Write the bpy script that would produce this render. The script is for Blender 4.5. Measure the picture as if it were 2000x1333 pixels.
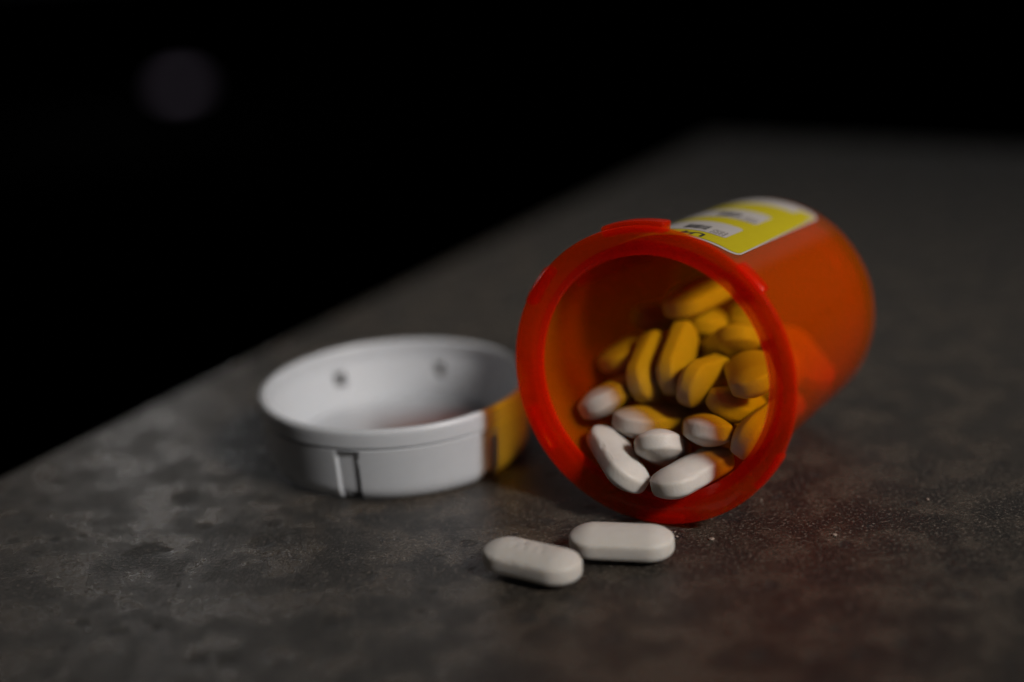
import bpy, bmesh, math, random
from mathutils import Vector, Matrix, Quaternion

MM = 0.001
scene = bpy.context.scene
col = scene.collection
for o in list(bpy.data.objects):
    bpy.data.objects.remove(o)


def V(x, y, z):
    return Vector((x, y, z)) * MM


# ------------------------------------------------------------------ camera
PITCH, ROLL, CAM_H = math.radians(18.259), math.radians(-3.343), 104.766
fwd = Vector((0, math.cos(PITCH), -math.sin(PITCH)))
r0, u0 = Vector((1, 0, 0)), Vector((0, math.sin(PITCH), math.cos(PITCH)))
cam_right = r0 * math.cos(ROLL) + u0 * math.sin(ROLL)
cam_up = -r0 * math.sin(ROLL) + u0 * math.cos(ROLL)
cd = bpy.data.cameras.new('camera')
cam = bpy.data.objects.new('camera', cd)
col.objects.link(cam)
mw = Matrix((cam_right, cam_up, -fwd)).transposed().to_4x4()
mw.translation = V(0, 0, CAM_H)
cam.matrix_world = mw
cd.sensor_width = 36.0
cd.lens = 50.0
cd.clip_start, cd.clip_end = 0.005, 60.0
cd.dof.use_dof = True
cd.dof.focus_distance = 0.2335
cd.dof.aperture_fstop = 4.1
cd.dof.aperture_blades = 0
scene.camera = cam

# ------------------------------------------------------------------ bottle axes (used by the key lamp and the bottle)
MOUTH = Vector((21.679, 217.693, 25.12))
YAW, BLEN = math.radians(31.076), 56.776
AX = Vector((math.sin(YAW) * BLEN, math.cos(YAW) * BLEN, 21.205 - 25.12)).normalized()
SIDE = AX.cross(Vector((0, 0, 1))).normalized()
UPB = SIDE.cross(AX)

# ------------------------------------------------------------------ world and lamps
world = bpy.data.worlds.new('World')
scene.world = world
world.use_nodes = True
bg = world.node_tree.nodes['Background']
bg.inputs[0].default_value = (0.85, 0.9, 1.0, 1)
bg.inputs[1].default_value = 0.006


def aim(o, pos, target):
    o.location = pos
    o.rotation_euler = (target - pos).to_track_quat('-Z', 'Y').to_euler()


EL, FRONT = math.radians(38), math.radians(12)
ldir = (SIDE * math.cos(FRONT) - Vector((AX.x, AX.y, 0)).normalized() * math.sin(FRONT)) * math.cos(EL) + Vector((0, 0, math.sin(EL)))
key = bpy.data.lights.new('key_lamp', 'SPOT')
key.energy = 134.0
key.color = (1.0, 0.95, 0.9)
key.shadow_soft_size = 0.15
key.spot_size = math.radians(15.8)
key.spot_blend = 1.0
ko = bpy.data.objects.new('key_lamp', key)
col.objects.link(ko)
tgt = V(10, 303, 10)
aim(ko, tgt + ldir.normalized() * 1.3, tgt)

fill = bpy.data.lights.new('soft_window_light', 'AREA')
fill.shape = 'RECTANGLE'
fill.size, fill.size_y = 1.5, 0.5
fill.energy = 0.32
fill.color = (1.0, 0.97, 0.93)
fo = bpy.data.objects.new('soft_window_light', fill)
col.objects.link(fo)
aim(fo, Vector((0.3, 1.65, 0.6)), V(0, 350, 0))

left = bpy.data.lights.new('left_window_light', 'AREA')
left.shape = 'SQUARE'
left.size = 0.6
left.energy = 0.6
left.color = (1.0, 0.92, 0.84)
lo = bpy.data.objects.new('left_window_light', left)
col.objects.link(lo)
aim(lo, V(0, 250, 20) - SIDE * 1.1 + AX * 0.16 + Vector((0, 0, 0.36)), V(0, 250, 20))

helper_light = bpy.data.lights.new('added_shape_light', 'POINT')  # added point light to brighten the pale far shape, no real source
helper_light.energy = 11.0
helper_light.shadow_soft_size = 0.05
ro_ = bpy.data.objects.new('added_shape_light', helper_light)
col.objects.link(ro_)
ro_.location = (-1.8, 6.3, -0.35)

vs = scene.view_settings
vs.view_transform = 'Standard'
vs.look = 'None'
vs.exposure = 0.0
vs.gamma = 1.0
cy = scene.cycles
cy.use_denoising = True
try:
    cy.denoiser = 'OPENIMAGEDENOISE'
except Exception:
    pass
cy.max_bounces = 10
cy.diffuse_bounces = 4
cy.glossy_bounces = 4
cy.transmission_bounces = 8
cy.transparent_max_bounces = 40
cy.volume_bounces = 0
cy.sample_clamp_indirect = 4.0


# ------------------------------------------------------------------ material helpers
class NT:
    def __init__(self, name):
        self.m = bpy.data.materials.new(name)
        self.m.use_nodes = True
        self.t = self.m.node_tree
        self.t.nodes.clear()
        self.out = self.n('ShaderNodeOutputMaterial')

    def n(self, kind, **kw):
        nd = self.t.nodes.new(kind)
        for k, v in kw.items():
            if k.startswith('i_'):
                nd.inputs[k[2:].replace('_', ' ')].default_value = v
            else:
                setattr(nd, k, v)
        return nd

    def l(self, a, b):
        self.t.links.new(a, b)

    def math(self, op, a, b=None, clamp=False):
        nd = self.n('ShaderNodeMath', operation=op, use_clamp=clamp)
        for k, v in enumerate((a, b)):
            if v is None:
                continue
            if isinstance(v, (int, float)):
                nd.inputs[k].default_value = v
            else:
                self.l(v, nd.inputs[k])
        return nd.outputs[0]

    def noise(self, scale, detail=3.0, rough=0.5, vec=None, dist=0.0):
        nd = self.n('ShaderNodeTexNoise')
        nd.inputs['Scale'].default_value = scale
        nd.inputs['Detail'].default_value = detail
        nd.inputs['Roughness'].default_value = rough
        nd.inputs['Distortion'].default_value = dist
        if vec is not None:
            self.l(vec, nd.inputs['Vector'])
        return nd.outputs['Fac']

    def ramp(self, fac, stops):
        nd = self.n('ShaderNodeValToRGB')
        cr = nd.color_ramp
        while len(cr.elements) < len(stops):
            cr.elements.new(0.5)
        for e, (p, c) in zip(cr.elements, stops):
            e.position = p
            e.color = (c, c, c, 1) if isinstance(c, (int, float)) else (*c, 1)
        self.l(fac, nd.inputs[0])
        return nd.outputs['Color']

    def mix(self, fac, a, b, mode='MIX'):
        nd = self.n('ShaderNodeMix', data_type='RGBA', blend_type=mode)
        for idx, v in ((0, fac), (6, a), (7, b)):
            if isinstance(v, (int, float)):
                nd.inputs[idx].default_value = v
            elif isinstance(v, tuple):
                nd.inputs[idx].default_value = (*v, 1)
            else:
                self.l(v, nd.inputs[idx])
        return nd.outputs[2]


def mat_table():
    T = NT('speckled_stone_laminate')
    co = T.n('ShaderNodeTexCoord').outputs['Object']
    big = T.noise(14, 3, 0.55, co)
    mid = T.noise(115, 4, 0.6, co)
    sm = T.noise(220, 4, 0.6, co)
    fine = T.noise(1500, 3, 0.65, co)
    grit = T.noise(3600, 2, 0.6, co)
    c = T.ramp(mid, [(0.39, (0.0012, 0.0009, 0.0006)), (0.475, (0.013, 0.0104, 0.0076)), (0.58, (0.062, 0.049, 0.037))])
    c = T.mix(T.ramp(big, [(0.42, 0.0), (0.66, 0.5)]), c, (0.033, 0.027, 0.0215))
    c = T.mix(T.ramp(sm, [(0.32, 0.85), (0.46, 0.0)]), c, (0.016, 0.013, 0.011))
    # scattered dark pits, few large and many small
    def pits(scale, keep_above, rmax):
        vo = T.n('ShaderNodeTexVoronoi', feature='F1', voronoi_dimensions='2D')
        vo.inputs['Scale'].default_value = scale
        T.l(co, vo.inputs['Vector'])
        d = T.math('ADD', vo.outputs['Distance'], T.math('MULTIPLY', T.math('SUBTRACT', sm, 0.5), 0.5))
        sep = T.n('ShaderNodeSeparateColor')
        T.l(vo.outputs['Color'], sep.inputs[0])
        keep = T.math('GREATER_THAN', sep.outputs[0], keep_above)
        rad = T.math('ADD', T.math('MULTIPLY', sep.outputs[1], rmax), 0.03)
        return T.math('MULTIPLY', keep, T.math('DIVIDE', T.math('SUBTRACT', rad, d), 0.09), True)
    pit = T.math('MAXIMUM', pits(50, 0.5, 0.16), pits(150, 0.55, 0.25))
    c = T.mix(T.math('MULTIPLY', pit, 0.95), c, (0.002, 0.0017, 0.0014))
    # pale and dark grains
    c = T.mix(T.ramp(fine, [(0.56, 0.0), (0.66, 0.9)]), c, (0.165, 0.14, 0.115))
    c = T.mix(T.ramp(grit, [(0.56, 0.0), (0.66, 0.75)]), c, (0.11, 0.096, 0.081))
    c = T.mix(T.ramp(grit, [(0.36, 0.7), (0.46, 0.0)]), c, (0.016, 0.014, 0.012))
    c = T.mix(T.ramp(fine, [(0.33, 0.85), (0.46, 0.0)]), c, (0.014, 0.012, 0.010))
    b = T.n('ShaderNodeBsdfPrincipled')
    T.l(c, b.inputs['Base Color'])
    rgh = T.ramp(mid, [(0.40, 0.42), (0.58, 0.25)])
    T.l(T.mix(pit, rgh, (0.5, 0.5, 0.5)), b.inputs['Roughness'])
    b.inputs['Specular IOR Level'].default_value = 0.9
    hgt = T.math('ADD', T.math('MULTIPLY', fine, 0.55), T.math('MULTIPLY', grit, 0.30))
    hgt = T.math('ADD', hgt, T.math('MULTIPLY', sm, 0.45))
    hgt = T.math('SUBTRACT', hgt, T.math('MULTIPLY', pit, 0.35))
    bp = T.n('ShaderNodeBump')
    bp.inputs['Strength'].default_value = 0.9
    bp.inputs['Distance'].default_value = 0.0004
    T.l(hgt, bp.inputs['Height'])
    T.l(bp.outputs[0], b.inputs['Normal'])
    T.l(b.outputs[0], T.out.inputs['Surface'])
    return T.m


def mat_amber(name, c_through, c_face, haze, c_abs, dens):
    """Amber moulded plastic: clear wall with real absorption through its thickness and a little haze."""
    T = NT(name)
    co = T.n('ShaderNodeTexCoord').outputs['Object']
    tr = T.n('ShaderNodeBsdfTransparent')
    tr.inputs[0].default_value = (1.0, 0.98, 0.95, 1)
    tl = T.n('ShaderNodeBsdfTranslucent')
    tl.inputs[0].default_value = (*c_through, 1)
    df = T.n('ShaderNodeBsdfDiffuse')
    df.inputs[0].default_value = (*c_face, 1)
    gl = T.n('ShaderNodeBsdfGlossy')
    T.l(T.ramp(T.noise(120, 2, 0.5, co), [(0.3, 0.12), (0.7, 0.2)]), gl.inputs['Roughness'])
    m1 = T.n('ShaderNodeMixShader')
    m1.inputs[0].default_value = 0.45
    T.l(tl.outputs[0], m1.inputs[1])
    T.l(df.outputs[0], m1.inputs[2])
    m2 = T.n('ShaderNodeMixShader')
    m2.inputs[0].default_value = haze
    T.l(tr.outputs[0], m2.inputs[1])
    T.l(m1.outputs[0], m2.inputs[2])
    lw = T.n('ShaderNodeLayerWeight')
    lw.inputs[0].default_value = 0.5
    fr = T.math('ADD', T.math('MULTIPLY', T.math('POWER', lw.outputs['Facing'], 4.0), 0.40), 0.022)
    m3 = T.n('ShaderNodeMixShader')
    T.l(fr, m3.inputs[0])
    T.l(m2.outputs[0], m3.inputs[1])
    T.l(gl.outputs[0], m3.inputs[2])
    bp = T.n('ShaderNodeBump')
    bp.inputs['Strength'].default_value = 0.15
    bp.inputs['Distance'].default_value = 0.0003
    T.l(T.noise(60, 1, 0.4, co), bp.inputs['Height'])
    T.l(bp.outputs[0], gl.inputs['Normal'])
    T.l(m3.outputs[0], T.out.inputs['Surface'])
    va = T.n('ShaderNodeVolumeAbsorption')
    va.inputs['Color'].default_value = (*c_abs, 1)
    va.inputs['Density'].default_value = dens
    T.l(va.outputs[0], T.out.inputs['Volume'])
    return T.m


def mat_simple(name, color, rough=0.5, spec=0.5, bump=0.0, bscale=2000, mottle=0.0, sss=0.0):
    T = NT(name)
    co = T.n('ShaderNodeTexCoord').outputs['Object']
    b = T.n('ShaderNodeBsdfPrincipled')
    b.inputs['Roughness'].default_value = rough
    b.inputs['Specular IOR Level'].default_value = spec
    if mottle:
        nz = T.noise(350, 4, 0.6, co)
        dark = tuple(v * (1 - mottle) for v in color)
        T.l(T.mix(T.ramp(nz, [(0.3, 0.0), (0.7, 1.0)]), dark, color), b.inputs['Base Color'])
    else:
        b.inputs['Base Color'].default_value = (*color, 1)
    if sss:
        b.inputs['Subsurface Weight'].default_value = sss
        b.inputs['Subsurface Radius'].default_value = (1.0, 0.8, 0.6)
        b.inputs['Subsurface Scale'].default_value = 0.0022
    if bump:
        bp = T.n('ShaderNodeBump')
        bp.inputs['Strength'].default_value = bump
        bp.inputs['Distance'].default_value = 0.00012
        T.l(T.noise(bscale, 3, 0.6, co), bp.inputs['Height'])
        T.l(bp.outputs[0], b.inputs['Normal'])
    T.l(b.outputs[0], T.out.inputs['Surface'])
    return T.m


M_TABLE = mat_table()
M_AMBER = mat_amber('amber_plastic', (1.0, 0.09, 0.0), (1.0, 0.25, 0.0), 0.21, (0.9995, 0.876, 0.10), 4200.0)
M_AMBER_RIM = mat_amber('amber_plastic_thick_moulding', (1.0, 0.02, 0.0), (0.9, 0.02, 0.0), 0.45, (0.9995, 0.92, 0.10), 4200.0)
M_PILL = mat_simple('pressed_tablet', (0.47, 0.443, 0.41), 0.55, 0.35, 0.35, 2600, 0.05, 0.7)
M_CAP = mat_simple('white_polypropylene', (0.42, 0.435, 0.46), 0.38, 0.5, 0.08, 500, 0.03, 0.2)
M_PAPER = mat_simple('label_paper', (0.295, 0.272, 0.26), 0.6, 0.25, 0.05, 900, 0.04)
M_YELLOW = mat_simple('label_yellow', (0.32, 0.262, 0.003), 0.6, 0.22, 0.05, 900, 0.05)
M_INK = mat_simple('label_ink', (0.012, 0.012, 0.014), 0.5)
M_GREYINK = mat_simple('label_grey_print', (0.20, 0.18, 0.17), 0.5)
M_CRUMB = mat_simple('tablet_dust', (0.26, 0.20, 0.165), 0.8, 0.2, 0.3, 3000, 0.2)
M_FLOOR = mat_simple('dark_floor', (0.0008, 0.0008, 0.0008), 1.0, 0.0)
M_PALE = mat_simple('pale_matte', (0.75, 0.62, 0.80), 0.9, 0.1, 0.3, 300, 0.1)  # surface of the made-up pale background form


# ------------------------------------------------------------------ object helpers
def link(name, me, mat, parent=None, smooth=True, angle=35):
    ob = bpy.data.objects.new(name, me)
    if mat is not None and not me.materials:
        me.materials.append(mat)
    if smooth:
        me.polygons.foreach_set('use_smooth', [True] * len(me.polygons))
        if angle:
            try:
                me.set_sharp_from_angle(angle=math.radians(angle))
            except Exception:
                pass
    col.objects.link(ob)
    if parent is not None:
        ob.parent = parent
    return ob


def mesh(name, verts, faces):
    me = bpy.data.meshes.new(name)
    me.from_pydata([tuple(v) for v in verts], [], faces)
    me.update()
    return me


def tag(o, label, cat, group=None, kind=None):
    if label:
        o['label'] = label
    if cat:
        o['category'] = cat
    if group:
        o['group'] = group
    if kind:
        o['kind'] = kind
    return o


def lathe(name, prof, seg=160, closed=True):
    """Revolve a profile of (radius, axial) in mm about local +Z; closed joins last ring to first."""
    vs_, fs = [], []
    n = len(prof)
    for i in range(seg):
        t = 2 * math.pi * i / seg
        for r, a in prof:
            vs_.append((r * math.cos(t) * MM, r * math.sin(t) * MM, a * MM))
    for i in range(seg):
        j = (i + 1) % seg
        for k in range(n if closed else n - 1):
            k2 = (k + 1) % n
            fs.append((i * n + k, j * n + k, j * n + k2, i * n + k2))
    me = mesh(name, vs_, fs)
    bm = bmesh.new()
    bm.from_mesh(me)
    bmesh.ops.remove_doubles(bm, verts=bm.verts, dist=1e-7)
    bmesh.ops.dissolve_degenerate(bm, edges=bm.edges, dist=1e-8)
    bmesh.ops.recalc_face_normals(bm, faces=bm.faces)
    bm.to_mesh(me)
    bm.free()
    return me


# ------------------------------------------------------------------ table
def ray_table(px, py):
    f = 2777.8
    d = fwd + cam_right * ((px - 1000) / f) - cam_up * ((py - 666.5) / f)
    t = -CAM_H / d.z
    return Vector((0, 0, CAM_H)) + d * t


# the slab's near-left edge and its far corner, measured once from the photograph: plan positions in mm
corner = Vector((84.0, 567.0, 0))
edge_dir = Vector((-0.5072, -0.8618, 0)).normalized()
side_dir = Vector((-edge_dir.y, edge_dir.x, 0))
if side_dir.x < 0:
    side_dir = -side_dir


def slab():
    bm = bmesh.new()
    pts = [corner, corner + edge_dir * 1100, corner + edge_dir * 1100 + side_dir * 1300, corner + side_dir * 1300]
    top = [bm.verts.new((p.x * MM, p.y * MM, 0)) for p in pts]
    bot = [bm.verts.new((p.x * MM, p.y * MM, -38 * MM)) for p in pts]
    bm.faces.new(top)
    bm.faces.new(bot[::-1])
    for i in range(4):
        j = (i + 1) % 4
        bm.faces.new((top[i], bot[i], bot[j], top[j]))
    bmesh.ops.recalc_face_normals(bm, faces=bm.faces)
    bmesh.ops.bevel(bm, geom=list(bm.edges), offset=2.5 * MM, segments=4, profile=0.5, affect='EDGES')
    me = bpy.data.meshes.new('table_top')
    bm.to_mesh(me)
    bm.free()
    return me


tt = link('table_top', slab(), M_TABLE)
tag(tt, 'dark mottled stone-look table top under the bottle and cap', 'table', kind='structure')

bm = bmesh.new()
bmesh.ops.create_grid(bm, x_segments=1, y_segments=1, size=15.0)
me = bpy.data.meshes.new('floor')
bm.to_mesh(me)
bm.free()
fl = link('floor', me, M_FLOOR, smooth=False)
fl.location = (0, 6, -0.9)
tag(fl, 'dark floor far behind the table', 'floor', kind='structure')


# ------------------------------------------------------------------ pill bottle
def frame_matrix(x, y, z, loc):
    m_ = Matrix((x, y, z)).transposed().to_4x4()
    m_.translation = loc
    return m_


bottle = bpy.data.objects.new('pill_bottle', None)
bottle.empty_display_size = 0.01
col.objects.link(bottle)
# local x = right side, local -y = up across, local z = along the axis towards the base; angles run from x towards up
bottle.matrix_world = frame_matrix(SIDE, -UPB, AX, MOUTH * MM)
tag(bottle, 'open amber plastic prescription bottle lying on its side, full of tablets', 'bottle')


def body_r(a):
    return 22.1 - 0.9 * a / BLEN


RW = 1.15
prof = []
for a in (2.6, 6, 12, 20, 30, 40, 48, BLEN - 3.0):
    prof.append((body_r(a), a))
rb = body_r(BLEN)
for k in range(1, 7):
    t = k / 6 * math.pi / 2
    prof.append((rb - 2.2 + 2.2 * math.cos(t), BLEN - 2.2 + 2.2 * math.sin(t)))
prof += [(rb - 4.5, BLEN), (rb - 5.2, BLEN - 0.7), (0.02, BLEN - 0.9)]
prof += [(0.02, BLEN - 2.1), (rb - 4.5, BLEN - 2.0)]
for k in range(0, 6):
    t = math.pi / 2 - k / 5 * math.pi / 2
    prof.append((rb - RW - 2.2 + 2.2 * math.cos(t), BLEN - 4.0 + 2.2 * math.sin(t)))
for a in (40, 30, 20, 12, 6, 2.6):
    prof.append((body_r(a) - RW, a))
body = link('body', lathe('body', prof, 192), M_AMBER, bottle)

rim_prof = [(24.55, 0.10), (24.9, 0.22), (25.08, 0.5), (25.1, 0.85), (24.95, 1.25), (24.5, 1.55), (22.6, 1.75), (22.3, 2.5), (20.9, 2.6), (20.35, 2.2),
            (20.2, 1.7), (20.3, 1.25), (20.7, 0.95), (22.2, 0.50), (23.5, 0.2)]
rim = link('rim', lathe('rim', rim_prof, 192), M_AMBER_RIM, bottle)


def lug_mesh(width_deg, r_in, r_out, a0, a1, name):
    bm = bmesh.new()
    n = 12
    rings = []
    for i in range(n + 1):
        t = math.radians(-width_deg / 2 + width_deg * i / n)
        c, s = math.cos(t), math.sin(t)
        rings.append([bm.verts.new((r * c * MM, r * s * MM, a * MM)) for r, a in ((r_in, a0), (r_out, a0), (r_out, a1), (r_in, a1))])
    for i in range(n):
        A, B = rings[i], rings[i + 1]
        for k in range(4):
            k2 = (k + 1) % 4
            bm.faces.new((A[k], B[k], B[k2], A[k2]))
    bm.faces.new(rings[0][::-1])
    bm.faces.new(rings[-1])
    bmesh.ops.recalc_face_normals(bm, faces=bm.faces)
    ed = [e for e in bm.edges if len(e.link_faces) == 2 and e.calc_face_angle(0) > 0.7]
    bmesh.ops.bevel(bm, geom=ed, offset=0.45 * MM, segments=3, profile=0.5, affect='EDGES')
    me = bpy.data.meshes.new(name)
    bm.to_mesh(me)
    bm.free()
    return me


for ang, wid, ro, a1 in ((98, 26, 25.8, 4.2), (148, 17, 25.7, 4.0), (47, 14, 25.12, 3.8), (-33, 17, 25.1, 3.6), (-86, 20, 25.08, 4.0), (-150, 20, 25.1, 4.0)):
    lg = link('locking_lug', lug_mesh(wid, 23.9, ro, 1.15, a1, 'locking_lug'), M_AMBER_RIM, bottle, angle=50)
    lg.rotation_euler = (0, 0, -math.radians(ang))


# label wrapped round the upper side of the body
def patch(name, a0, a1, t0, t1, lift, mat, parent, rc=0.0, na=18, nt=24):
    """Curved rectangle on the body: axial a0..a1 mm, angle t0..t1 degrees, corner radius rc mm, with paper thickness."""
    rad = 21.8
    vs_, fs = [], []
    th = 0.05
    for layer in (0, 1):
        for i in range(na + 1):
            for j in range(nt + 1):
                a = a0 + (a1 - a0) * i / na
                t = math.radians(t0 + (t1 - t0) * j / nt)
                if rc:
                    x, y = a, t * rad
                    y0, y1 = math.radians(t0) * rad, math.radians(t1) * rad
                    cx = min(max(x, a0 + rc), a1 - rc)
                    cy_ = min(max(y, y0 + rc), y1 - rc)
                    dx, dy = x - cx, y - cy_
                    m_ = max(abs(dx), abs(dy))
                    h = math.hypot(dx, dy)
                    if h > 1e-6:
                        x, y = cx + dx * m_ / h, cy_ + dy * m_ / h
                    a, t = x, y / rad
                r = body_r(a) + lift + (th if layer else 0.0)
                vs_.append((r * math.cos(t) * MM, -r * math.sin(t) * MM, a * MM))
    w = nt + 1
    off = (na + 1) * w
    for i in range(na):
        for j in range(nt):
            q = (i * w + j, (i + 1) * w + j, (i + 1) * w + j + 1, i * w + j + 1)
            fs.append(tuple(v + off for v in q))
            fs.append(q[::-1])
    border = [(0, j) for j in range(w)] + [(i, nt) for i in range(1, na + 1)] + [(na, j) for j in range(nt - 1, -1, -1)] + [(i, 0) for i in range(na - 1, 0, -1)]
    for k in range(len(border)):
        i0, j0 = border[k]
        i1, j1 = border[(k + 1) % len(border)]
        p, q = i0 * w + j0, i1 * w + j1
        fs.append((p, q, q + off, p + off))
    me = mesh(name, vs_, fs)
    bm = bmesh.new()
    bm.from_mesh(me)
    bmesh.ops.recalc_face_normals(bm, faces=bm.faces)
    bm.to_mesh(me)
    bm.free()
    return link(name, me, mat, parent)


LT0, LT1 = 60.5, 150.0
label = patch('label', 10.4, 53.6, LT0, LT1, 0.06, M_PAPER, bottle, 2.4, 40, 60)
patch('yellow_field', 11.3, 47.8, LT0 + 0.7, LT1 - 1, 0.14, M_YELLOW, label, 1.9, 40, 60)
patch('yellow_corner', 47.5, 51.4, LT0 + 0.9, LT0 + 9.5, 0.13, M_YELLOW, label, 1.2)
for a0, a1 in ((15.6, 24.6), (30.2, 38.8)):
    patch('white_panel', a0, a1, 72.3, 128, 0.22, M_PAPER, label, 0.8, 14, 40)
rnd = random.Random(3)
# printed lines and bar codes on the panels
def printed(a0, a1, t0, t1, mat, name='printed_line'):
    return patch(name, a0, a1, t0, t1, 0.285, mat, label, 0, 2, 6)


for a_s in (15.6, 30.2):
    for k in range(5):
        a = a_s + 0.45 + k * 0.62
        t = 73.6
        while t < 80.0:
            w_ = rnd.uniform(0.5, 1.5)
            printed(a, a + 0.28, t, t + w_, M_GREYINK)
            t += w_ + rnd.uniform(0.35, 0.9)
    t = 83.0
    while t < 94.0:
        w_ = rnd.choice((0.22, 0.35, 0.55))
        printed(a_s + 1.3, a_s + 4.6, t, t + w_, M_INK, 'bar_code_line')
        t += w_ + rnd.choice((0.25, 0.4, 0.6))


def label_text(body_txt, size, a_top, t_start):
    """Letters wrapped on the label; their tops point to the bottle's mouth."""
    cu = bpy.data.curves.new('lettering', 'FONT')
    cu.body = body_txt
    cu.size = size
    cu.space_character = 0.92
    cu.offset = 0.09
    cu.resolution_u = 6
    tmp = bpy.data.objects.new('tmp_text', cu)
    col.objects.link(tmp)
    dg = bpy.context.evaluated_depsgraph_get()
    me = bpy.data.meshes.new_from_object(tmp.evaluated_get(dg))
    bpy.data.objects.remove(tmp)
    bm = bmesh.new()
    bm.from_mesh(me)
    hi = max(v.co.y for v in bm.verts)
    for v in bm.verts:
        x, y = v.co.x, v.co.y
        a = a_top + (hi - y)
        t = math.radians(t_start) + x / 21.8
        r = body_r(a) + 0.215
        v.co = (r * math.cos(t) * MM, -r * math.sin(t) * MM, a * MM)
    bm.to_mesh(me)
    bm.free()
    return link('lettering', me, M_INK, label, smooth=False)


label_text('U4', 3.6, 11.7, 79.0)


# ------------------------------------------------------------------ screw cap, open side up
cap = bpy.data.objects.new('bottle_cap', None)
cap.empty_display_size = 0.01
col.objects.link(cap)
cap.location = V(-22.81, 255.526, 0)
tag(cap, 'white plastic bottle cap lying open side up beside the amber bottle', 'cap')

HC = 13.9


def cap_wall():
    """Wall as a grid in angle and height with the slots and windows cut through it."""
    NTH = 360
    zs = [0.0, 0.35, 0.9, 1.6, 2.4, 3.2, 4.2, 5.2, 6.2, 7.2, 8.2, 9.2, 10.1, 10.25, 10.55, 10.7, 11.1, 12.0, 13.0, 13.5, 13.8, HC]

    def outer(z):
        if z < 10.6:
            r = 23.3 + 1.45 * min(1, z / 2.0) ** 0.5 + 0.9 * z / 10.6
            if z > 10.2:
                r -= 0.35
            return r
        r = 25.75
        if z > 13.3:
            r -= 0.45 * ((z - 13.3) / 0.6) ** 2
        return r

    def inner(z):
        r = 21.4 + 2.9 * min(1, z / 10.6)
        if z > 13.3:
            r += 0.3 * ((z - 13.3) / 0.6) ** 2
        return r

    slots = [math.radians(d) for d in CAP_SLOTS]

    def slot_pos(t):
        best = 99
        for s_ in slots:
            d = (t - s_ + math.pi) % (2 * math.pi) - math.pi
            if abs(d) < abs(best):
                best = d
        return best * 25.0  # mm along the wall

    vs_, fs = [], []
    nz = len(zs)
    for i in range(NTH):
        t = 2 * math.pi * i / NTH
        d = slot_pos(t)
        for z in zs:
            ro = outer(z)
            if -2.7 < d < 1.3 and z < 9.9 and math.sin(t) < 0:
                ro -= 0.55          # shallow channel round each slot
            vs_.append((ro * math.cos(t) * MM, ro * math.sin(t) * MM, z * MM))
        for z in zs:
            ri = inner(z)
            vs_.append((ri * math.cos(t) * MM, ri * math.sin(t) * MM, z * MM))

    def hole(i, k):
        d = slot_pos(2 * math.pi * (i + 0.5) / NTH)
        zc = (zs[k] + zs[k + 1]) / 2
        if math.sin(2 * math.pi * (i + 0.5) / NTH) > 0:
            return -1.1 < d < 1.1 and 6.2 < zc < 9.2
        if 0.35 < d < 1.3 and 0 <= zc < 8.7:
            return True
        if -1.2 < d < 1.3 and zc < 1.6:
            return True
        return False

    W2 = 2 * nz

    def o(i, k):
        return (i % NTH) * W2 + k

    def n_(i, k):
        return (i % NTH) * W2 + nz + k

    for i in range(NTH):
        for k in range(nz - 1):
            if hole(i, k):
                if k + 1 < nz - 1 and not hole(i, k + 1):
                    fs.append((o(i, k + 1), o(i + 1, k + 1), n_(i + 1, k + 1), n_(i, k + 1)))
                if k > 0 and not hole(i, k - 1):
                    fs.append((o(i, k), n_(i, k), n_(i + 1, k), o(i + 1, k)))
                if not hole((i + 1) % NTH, k):
                    fs.append((o(i + 1, k), n_(i + 1, k), n_(i + 1, k + 1), o(i + 1, k + 1)))
                if not hole((i - 1) % NTH, k):
                    fs.append((o(i, k), o(i, k + 1), n_(i, k + 1), n_(i, k)))
            else:
                fs.append((o(i, k), o(i + 1, k), o(i + 1, k + 1), o(i, k + 1)))
                fs.append((n_(i, k), n_(i, k + 1), n_(i + 1, k + 1), n_(i + 1, k)))
        fs.append((o(i, nz - 1), o(i + 1, nz - 1), n_(i + 1, nz - 1), n_(i, nz - 1)))
        if not hole(i, 0):
            fs.append((o(i, 0), n_(i, 0), n_(i + 1, 0), o(i + 1, 0)))
    me = mesh('wall', vs_, fs)
    bm = bmesh.new()
    bm.from_mesh(me)
    bmesh.ops.recalc_face_normals(bm, faces=bm.faces)
    bm.to_mesh(me)
    bm.free()
    return me


CAP_SLOTS = [-105, -44, 72, 123]
link('wall', cap_wall(), M_CAP, cap, angle=40)
link('end_plate', lathe('end_plate', [(0.02, 0.5), (20.5, 0.5), (21.6, 0.7), (21.75, 1.3), (21.6, 2.0), (20.8, 2.15), (0.02, 2.15)], 128), M_CAP, cap)

# ------------------------------------------------------------------ tablets
PL, PW, HB, DM = 16.8, 8.2, 1.12, 1.46
PA, PR = (PL - PW) / 2, PW / 2


def seg_d(x, y, s):
    (x0, y0), (x1, y1) = s
    dx, dy = x1 - x0, y1 - y0
    t = max(0, min(1, ((x - x0) * dx + (y - y0) * dy) / (dx * dx + dy * dy)))
    return math.hypot(x - x0 - t * dx, y - y0 - t * dy)


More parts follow.
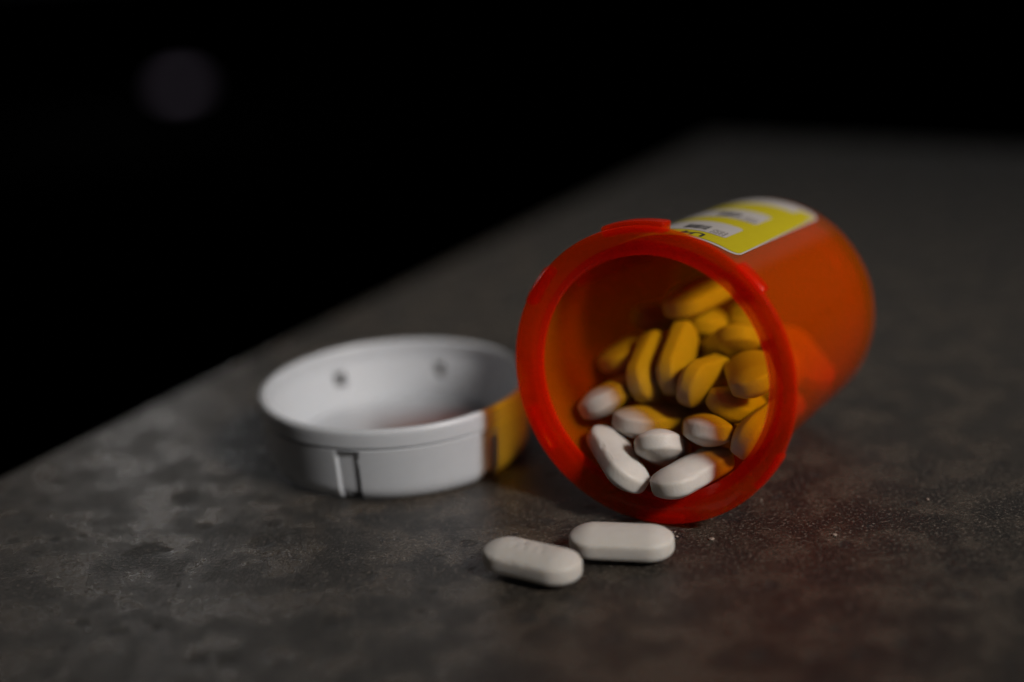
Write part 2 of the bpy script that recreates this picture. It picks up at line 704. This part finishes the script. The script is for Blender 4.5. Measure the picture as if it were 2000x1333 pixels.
def pill_mesh(name, nper=72, nring=14, strokes=(), chips=0, seed=1):
    rg = random.Random(seed)
    per = []
    L_st = 2 * PA
    tot = 2 * L_st + 2 * math.pi * PR
    for i in range(nper):
        s = tot * i / nper
        if s < L_st:
            per.append((-PA + s, 0, 0, -1))
        elif s < L_st + math.pi * PR:
            t = -math.pi / 2 + (s - L_st) / PR
            per.append((PA, 0, math.cos(t), math.sin(t)))
        elif s < 2 * L_st + math.pi * PR:
            per.append((PA - (s - L_st - math.pi * PR), 0, 0, 1))
        else:
            t = math.pi / 2 + (s - 2 * L_st - math.pi * PR) / PR
            per.append((-PA, 0, math.cos(t), math.sin(t)))
    prof = []
    for k in range(nring):
        u = 0.03 + 0.88 * k / (nring - 1)
        prof.append((u * PR, HB + 0.12 + DM * (1 - (u / 0.97) ** 2)))
    prof += [(0.940 * PR, HB + 0.19), (0.966 * PR, HB + 0.06), (0.985 * PR, HB - 0.12), (0.996 * PR, HB - 0.34), (1.0 * PR, HB - 0.6)]
    full = prof + [(PR, 0.0)] + [(u, -z) for u, z in reversed(prof)]
    nudge = [(rg.uniform(0, 6.28), rg.uniform(0, 6.28)) for _ in range(3)]
    vs_ = []
    chip = [(rg.uniform(0, nper), rg.uniform(0.5, 1.6)) for _ in range(chips)]
    for u, z in full:
        for i, (cx, cy_, nx, ny) in enumerate(per):
            x, y = cx + nx * u, cy_ + ny * u
            zz = z
            if z > HB:
                for st in strokes:
                    dd = seg_d(x, y, st)
                    if dd < 0.75:
                        zz -= 0.10 * (0.5 + 0.5 * math.cos(math.pi * dd / 0.75))
            w = 1 + 0.004 * math.sin(x * 0.9 + nudge[0][0]) * math.cos(y * 1.1 + nudge[0][1])
            if HB - 0.2 < abs(z) < HB + 0.3 and u > 0.9 * PR:
                for ci, cw in chip:
                    dd = min(abs(i - ci), nper - abs(i - ci)) * tot / nper
                    if dd < cw:
                        w *= 1 - 0.010 * (1 - dd / cw)
                        zz -= math.copysign(0.05 * (1 - dd / cw), zz)
            vs_.append((x * w * MM, y * w * MM, zz * w * MM))
    fs = []
    for k in range(len(full) - 1):
        for i in range(nper):
            j = (i + 1) % nper
            fs.append((k * nper + i, (k + 1) * nper + i, (k + 1) * nper + j, k * nper + j))
    fs.append(tuple(range(nper)))
    b0 = (len(full) - 1) * nper
    fs.append(tuple(b0 + nper - 1 - i for i in range(nper)))
    me = mesh(name, vs_, fs)
    bm = bmesh.new()
    bm.from_mesh(me)
    bmesh.ops.recalc_face_normals(bm, faces=bm.faces)
    bm.to_mesh(me)
    bm.free()
    me.materials.append(M_PILL)
    me.polygons.foreach_set('use_smooth', [True] * len(me.polygons))
    me.set_sharp_from_angle(angle=math.radians(60))
    return me


IMPRINT = [((-2.6, -1.2), (-1.6, 1.2)), ((-1.6, 1.2), (-0.6, -1.2)), ((0.9, -1.2), (0.9, 1.3)), ((0.9, 1.3), (2.2, 0.2)), ((2.2, 0.2), (2.4, -1.2))]
PM_PLAIN = [pill_mesh('tablet', chips=5, seed=k) for k in (1, 2, 3)]
PM_MARK = pill_mesh('tablet', 200, 44, IMPRINT, chips=9, seed=7)
PM_CHIP = pill_mesh('tablet', 200, 44, [], chips=9, seed=11)


def tablet(me, loc, quat, label, group=None):
    o = bpy.data.objects.new('tablet', me)
    col.objects.link(o)
    o.location = Vector(loc) * MM
    o.rotation_mode = 'QUATERNION'
    o.rotation_quaternion = quat
    tag(o, label, 'tablet', group)
    return o


G_IN = 'tablets inside the bottle'
IN_LABEL = {
    'A': 'white tablet leaning on the lower left of the bottle mouth, chipped along its edge',
    'B': 'short end-on white tablet in the middle of the bottle mouth bottom row',
    'C': 'tablet half white half orange lying along the lower lip of the bottle mouth',
    'D': 'broad orange tablet with pale lower edge resting on the half orange lip tablet',
    'E': 'tablet white at its left end lying above the end-on tablet in the mouth',
    'F': 'orange tablet standing against the inner left wall above the white chipped tablet',
    'G': 'yellow tablet tilted on edge between the left wall tablet and the upright one',
    'H': 'upright yellow tablet on its edge in the centre of the bottle',
    'I': 'short yellow tablet tilted right, just right of the upright central tablet',
    'J': 'yellow tablet against the right inner wall, level with the upright central tablet',
    'K': 'blurred bright yellow tablet above the one at the right inner wall',
    'L': 'long blurred tablet slanting up right above the upright central tablet',
    'M': 'blurred orange tablet at the left inner wall, above the tilted on-edge tablet',
    'N': 'blurred dim orange tablet highest on the left in the bottle',
    'O': 'blurred dim orange tablet deepest and topmost in the bottle',
    'P': 'shaded orange tablet lying beneath the yellow ones at the right wall',
    'Q': 'orange tablet standing at the right edge of the bottle mouth',
    'X': 'blurred dim tablet far back at the upper right of the pile',
    'T': 'small blurred yellow tablet between the slanting one and the right wall ones',
}
PILLS = [
    ('A', (16.76, 223.01, 9.05), (0.7751, -0.1492, 0.2489, -0.5613)),
    ('B', (24.64, 224.04, 10.02), (0.7672, -0.2086, 0.1708, 0.5820)),
    ('C', (28.71, 217.05, 8.42), (0.9341, -0.0808, -0.0676, 0.3410)),
    ('D', (32.13, 223.70, 13.13), (0.7400, -0.0634, 0.1737, 0.6467)),
    ('E', (23.94, 231.63, 12.18), (0.9409, -0.0404, 0.1016, 0.3205)),
    ('F', (17.21, 236.61, 15.28), (0.8346, -0.2594, -0.0942, 0.4768)),
    ('G', (24.28, 238.48, 19.78), (0.6456, 0.5093, 0.2043, 0.5311)),
    ('H', (29.10, 237.26, 21.57), (0.5542, 0.6055, 0.2721, 0.5022)),
    ('I', (32.97, 232.18, 18.91), (0.5786, 0.6474, 0.4349, 0.2386)),
    ('J', (40.20, 227.13, 21.48), (0.7217, -0.1401, -0.0791, 0.6732)),
    ('K', (38.44, 241.10, 21.80), (0.7543, -0.2724, -0.1584, -0.5760)),
    ('L', (34.38, 248.10, 29.09), (0.9034, -0.0774, -0.0497, 0.4188)),
    ('M', (21.74, 248.24, 19.32), (0.8589, -0.1335, -0.0532, 0.4916)),
    ('N', (29.36, 261.51, 21.59), (0.8669, 0.0430, 0.1321, 0.4788)),
    ('O', (36.01, 262.40, 25.81), (0.8372, -0.1399, -0.0129, 0.5285)),
    ('P', (38.29, 229.71, 15.13), (0.8492, 0.0854, 0.2221, 0.4714)),
    ('Q', (40.63, 221.16, 13.76), (0.7328, -0.4670, -0.2277, 0.4394)),
    ('T', (36.18, 251.84, 22.91), (0.7612, -0.0376, 0.1176, 0.6367)),
    ('X', (44.62, 251.68, 22.63), (0.6327, -0.0887, 0.0363, -0.7684)),
    ('fill', (45.93, 244.45, 14.62), (0.7575, 0.4908, -0.4036, -0.1498)),
    ('fill', (42.62, 260.06, 15.72), (-0.0608, -0.1577, 0.0801, 0.9824)),
    ('fill', (34.84, 237.42, 7.04), (0.6011, -0.2276, -0.2309, 0.7305)),
    ('fill', (49.93, 253.27, 6.72), (0.7834, 0.0043, 0.2072, 0.5859)),
    ('fill', (39.21, 250.79, 5.49), (0.9885, -0.0971, 0.0857, -0.0777)),
    ('fill', (53.30, 248.71, 16.19), (0.8090, 0.0673, 0.1894, -0.5524)),
    ('fill', (31.85, 262.30, 12.26), (0.7980, 0.2811, 0.1063, 0.5224)),
    ('fill', (40.37, 256.16, 8.39), (-0.4290, 0.2229, 0.3004, 0.8222)),
    ('fill', (52.68, 253.06, 11.60), (0.9708, 0.0104, 0.1872, 0.1496)),
    ('fill', (28.25, 246.15, 9.54), (0.7970, 0.0408, -0.1137, 0.5918)),
    ('fill', (41.17, 241.75, 13.28), (0.6767, -0.6161, 0.1046, -0.3893)),
    ('fill', (30.27, 243.05, 13.97), (0.9056, 0.0826, 0.1168, -0.3992)),
    ('fill', (43.40, 262.10, 9.69), (0.9230, -0.2411, -0.1049, -0.2808)),
    ('fill', (44.66, 241.36, 7.48), (0.1113, -0.2073, 0.0467, 0.9708)),
]
for k, (nm, loc, q) in enumerate(PILLS):
    me = PM_CHIP if nm == 'A' else PM_PLAIN[k % 3]
    tablet(me, loc, q, IN_LABEL.get(nm, 'amber-tinted tablet deep in the pile behind the bottle wall'), G_IN)


def flat_quat(ang, tilt=0.0, roll=0.0):
    return (Matrix.Rotation(math.radians(ang), 3, 'Z') @ Matrix.Rotation(math.radians(tilt), 3, 'Y') @ Matrix.Rotation(math.radians(roll), 3, 'X')).to_quaternion()


G_T = 'tablets on the table'
tablet(PM_MARK, (1.1, 199.6, 2.72), flat_quat(-32.3, 0, -1.5), 'left of two loose white tablets on the table, with a worn imprint', G_T)
tablet(PM_PLAIN[1], (15.5, 204.4, 2.7), flat_quat(-12.5, 0, 1), 'right of two loose white tablets on the table, smooth and nearest the bottle', G_T)

# ------------------------------------------------------------------ crumbs of tablet on the table
def crumb_mesh(seed):
    rg = random.Random(seed)
    bm = bmesh.new()
    bmesh.ops.create_icosphere(bm, subdivisions=2, radius=1.0)
    for v in bm.verts:
        v.co *= rg.uniform(0.75, 1.15)
        v.co.z *= 0.6
    me = bpy.data.meshes.new('crumb')
    bm.to_mesh(me)
    bm.free()
    me.materials.append(M_CRUMB)
    return me


CM = [crumb_mesh(k) for k in (1, 2, 3)]
CRUMBS = [(1318, 1040, 0.20, 'tiny white crumb just right of the right-hand tablet end'),
          (1322, 1050, 0.33, 'white crumb beside the right end of the right-hand tablet'),
          (1390, 1055, 0.50, 'largest pale crumb on the table, between the tablets and the right edge'),
          (1416, 992, 0.22, 'tiny crumb close under the right side of the bottle mouth'),
          (1487, 978, 0.25, 'pale crumb right of the bottle mouth in the reddish reflection of the bottle'),
          (1630, 1047, 0.45, 'pale crumb lying far right of the two loose tablets'),
          (1812, 977, 0.35, 'pale crumb furthest right on the table')]
for k, (px, py, r, lab_) in enumerate(CRUMBS):
    p = ray_table(px, py)
    o = bpy.data.objects.new('crumb', CM[k % 3])
    col.objects.link(o)
    o.location = V(p.x, p.y, r * 0.38)
    o.scale = (r * 0.85 * MM, r * 0.85 * MM, r * 0.85 * MM)
    o.rotation_euler = (0, 0, k * 1.3)
    tag(o, lab_, 'crumb', 'tablet crumbs on the table')

# ------------------------------------------------------------------ made-up form standing in for the pale blur far behind
def pale_shape():
    bm = bmesh.new()
    bmesh.ops.create_uvsphere(bm, u_segments=48, v_segments=24, radius=1.0)
    for v in bm.verts:
        x, y, z = v.co
        h = math.hypot(x, y)
        if h > 1e-6:
            # squarish outline
            k = 1 / max(abs(x), abs(y)) * h
            k = 1 + (min(k, 1.4) - 1) * 0.6 * h
            x, y = x * k, y * k
        z *= (1 - 0.55 * min(1, h) ** 3)
        z += 0.06 * math.sin(5 * x + 1) * math.cos(4 * y)
        v.co = (x * 0.10, y * 0.05, z * 0.035)
    me = bpy.data.meshes.new('pale_shape')
    bm.to_mesh(me)
    bm.free()
    return me


cu_ = link('pale_shape', pale_shape(), M_PALE, angle=0)
d = fwd + cam_right * ((350 - 1000) / 2777.8) - cam_up * ((148 - 666.5) / 2777.8)
t = (-0.9 + 0.09 - CAM_H * MM) / d.z
pc = Vector((0, 0, CAM_H * MM)) + d * t
cu_.location = (pc.x, pc.y, -0.9 + 0.034)
cu_.rotation_euler = (0, 0, math.radians(25))
tag(cu_, 'dim pale violet blurred stand-in shape in the dark upper left background', 'pale_shape')
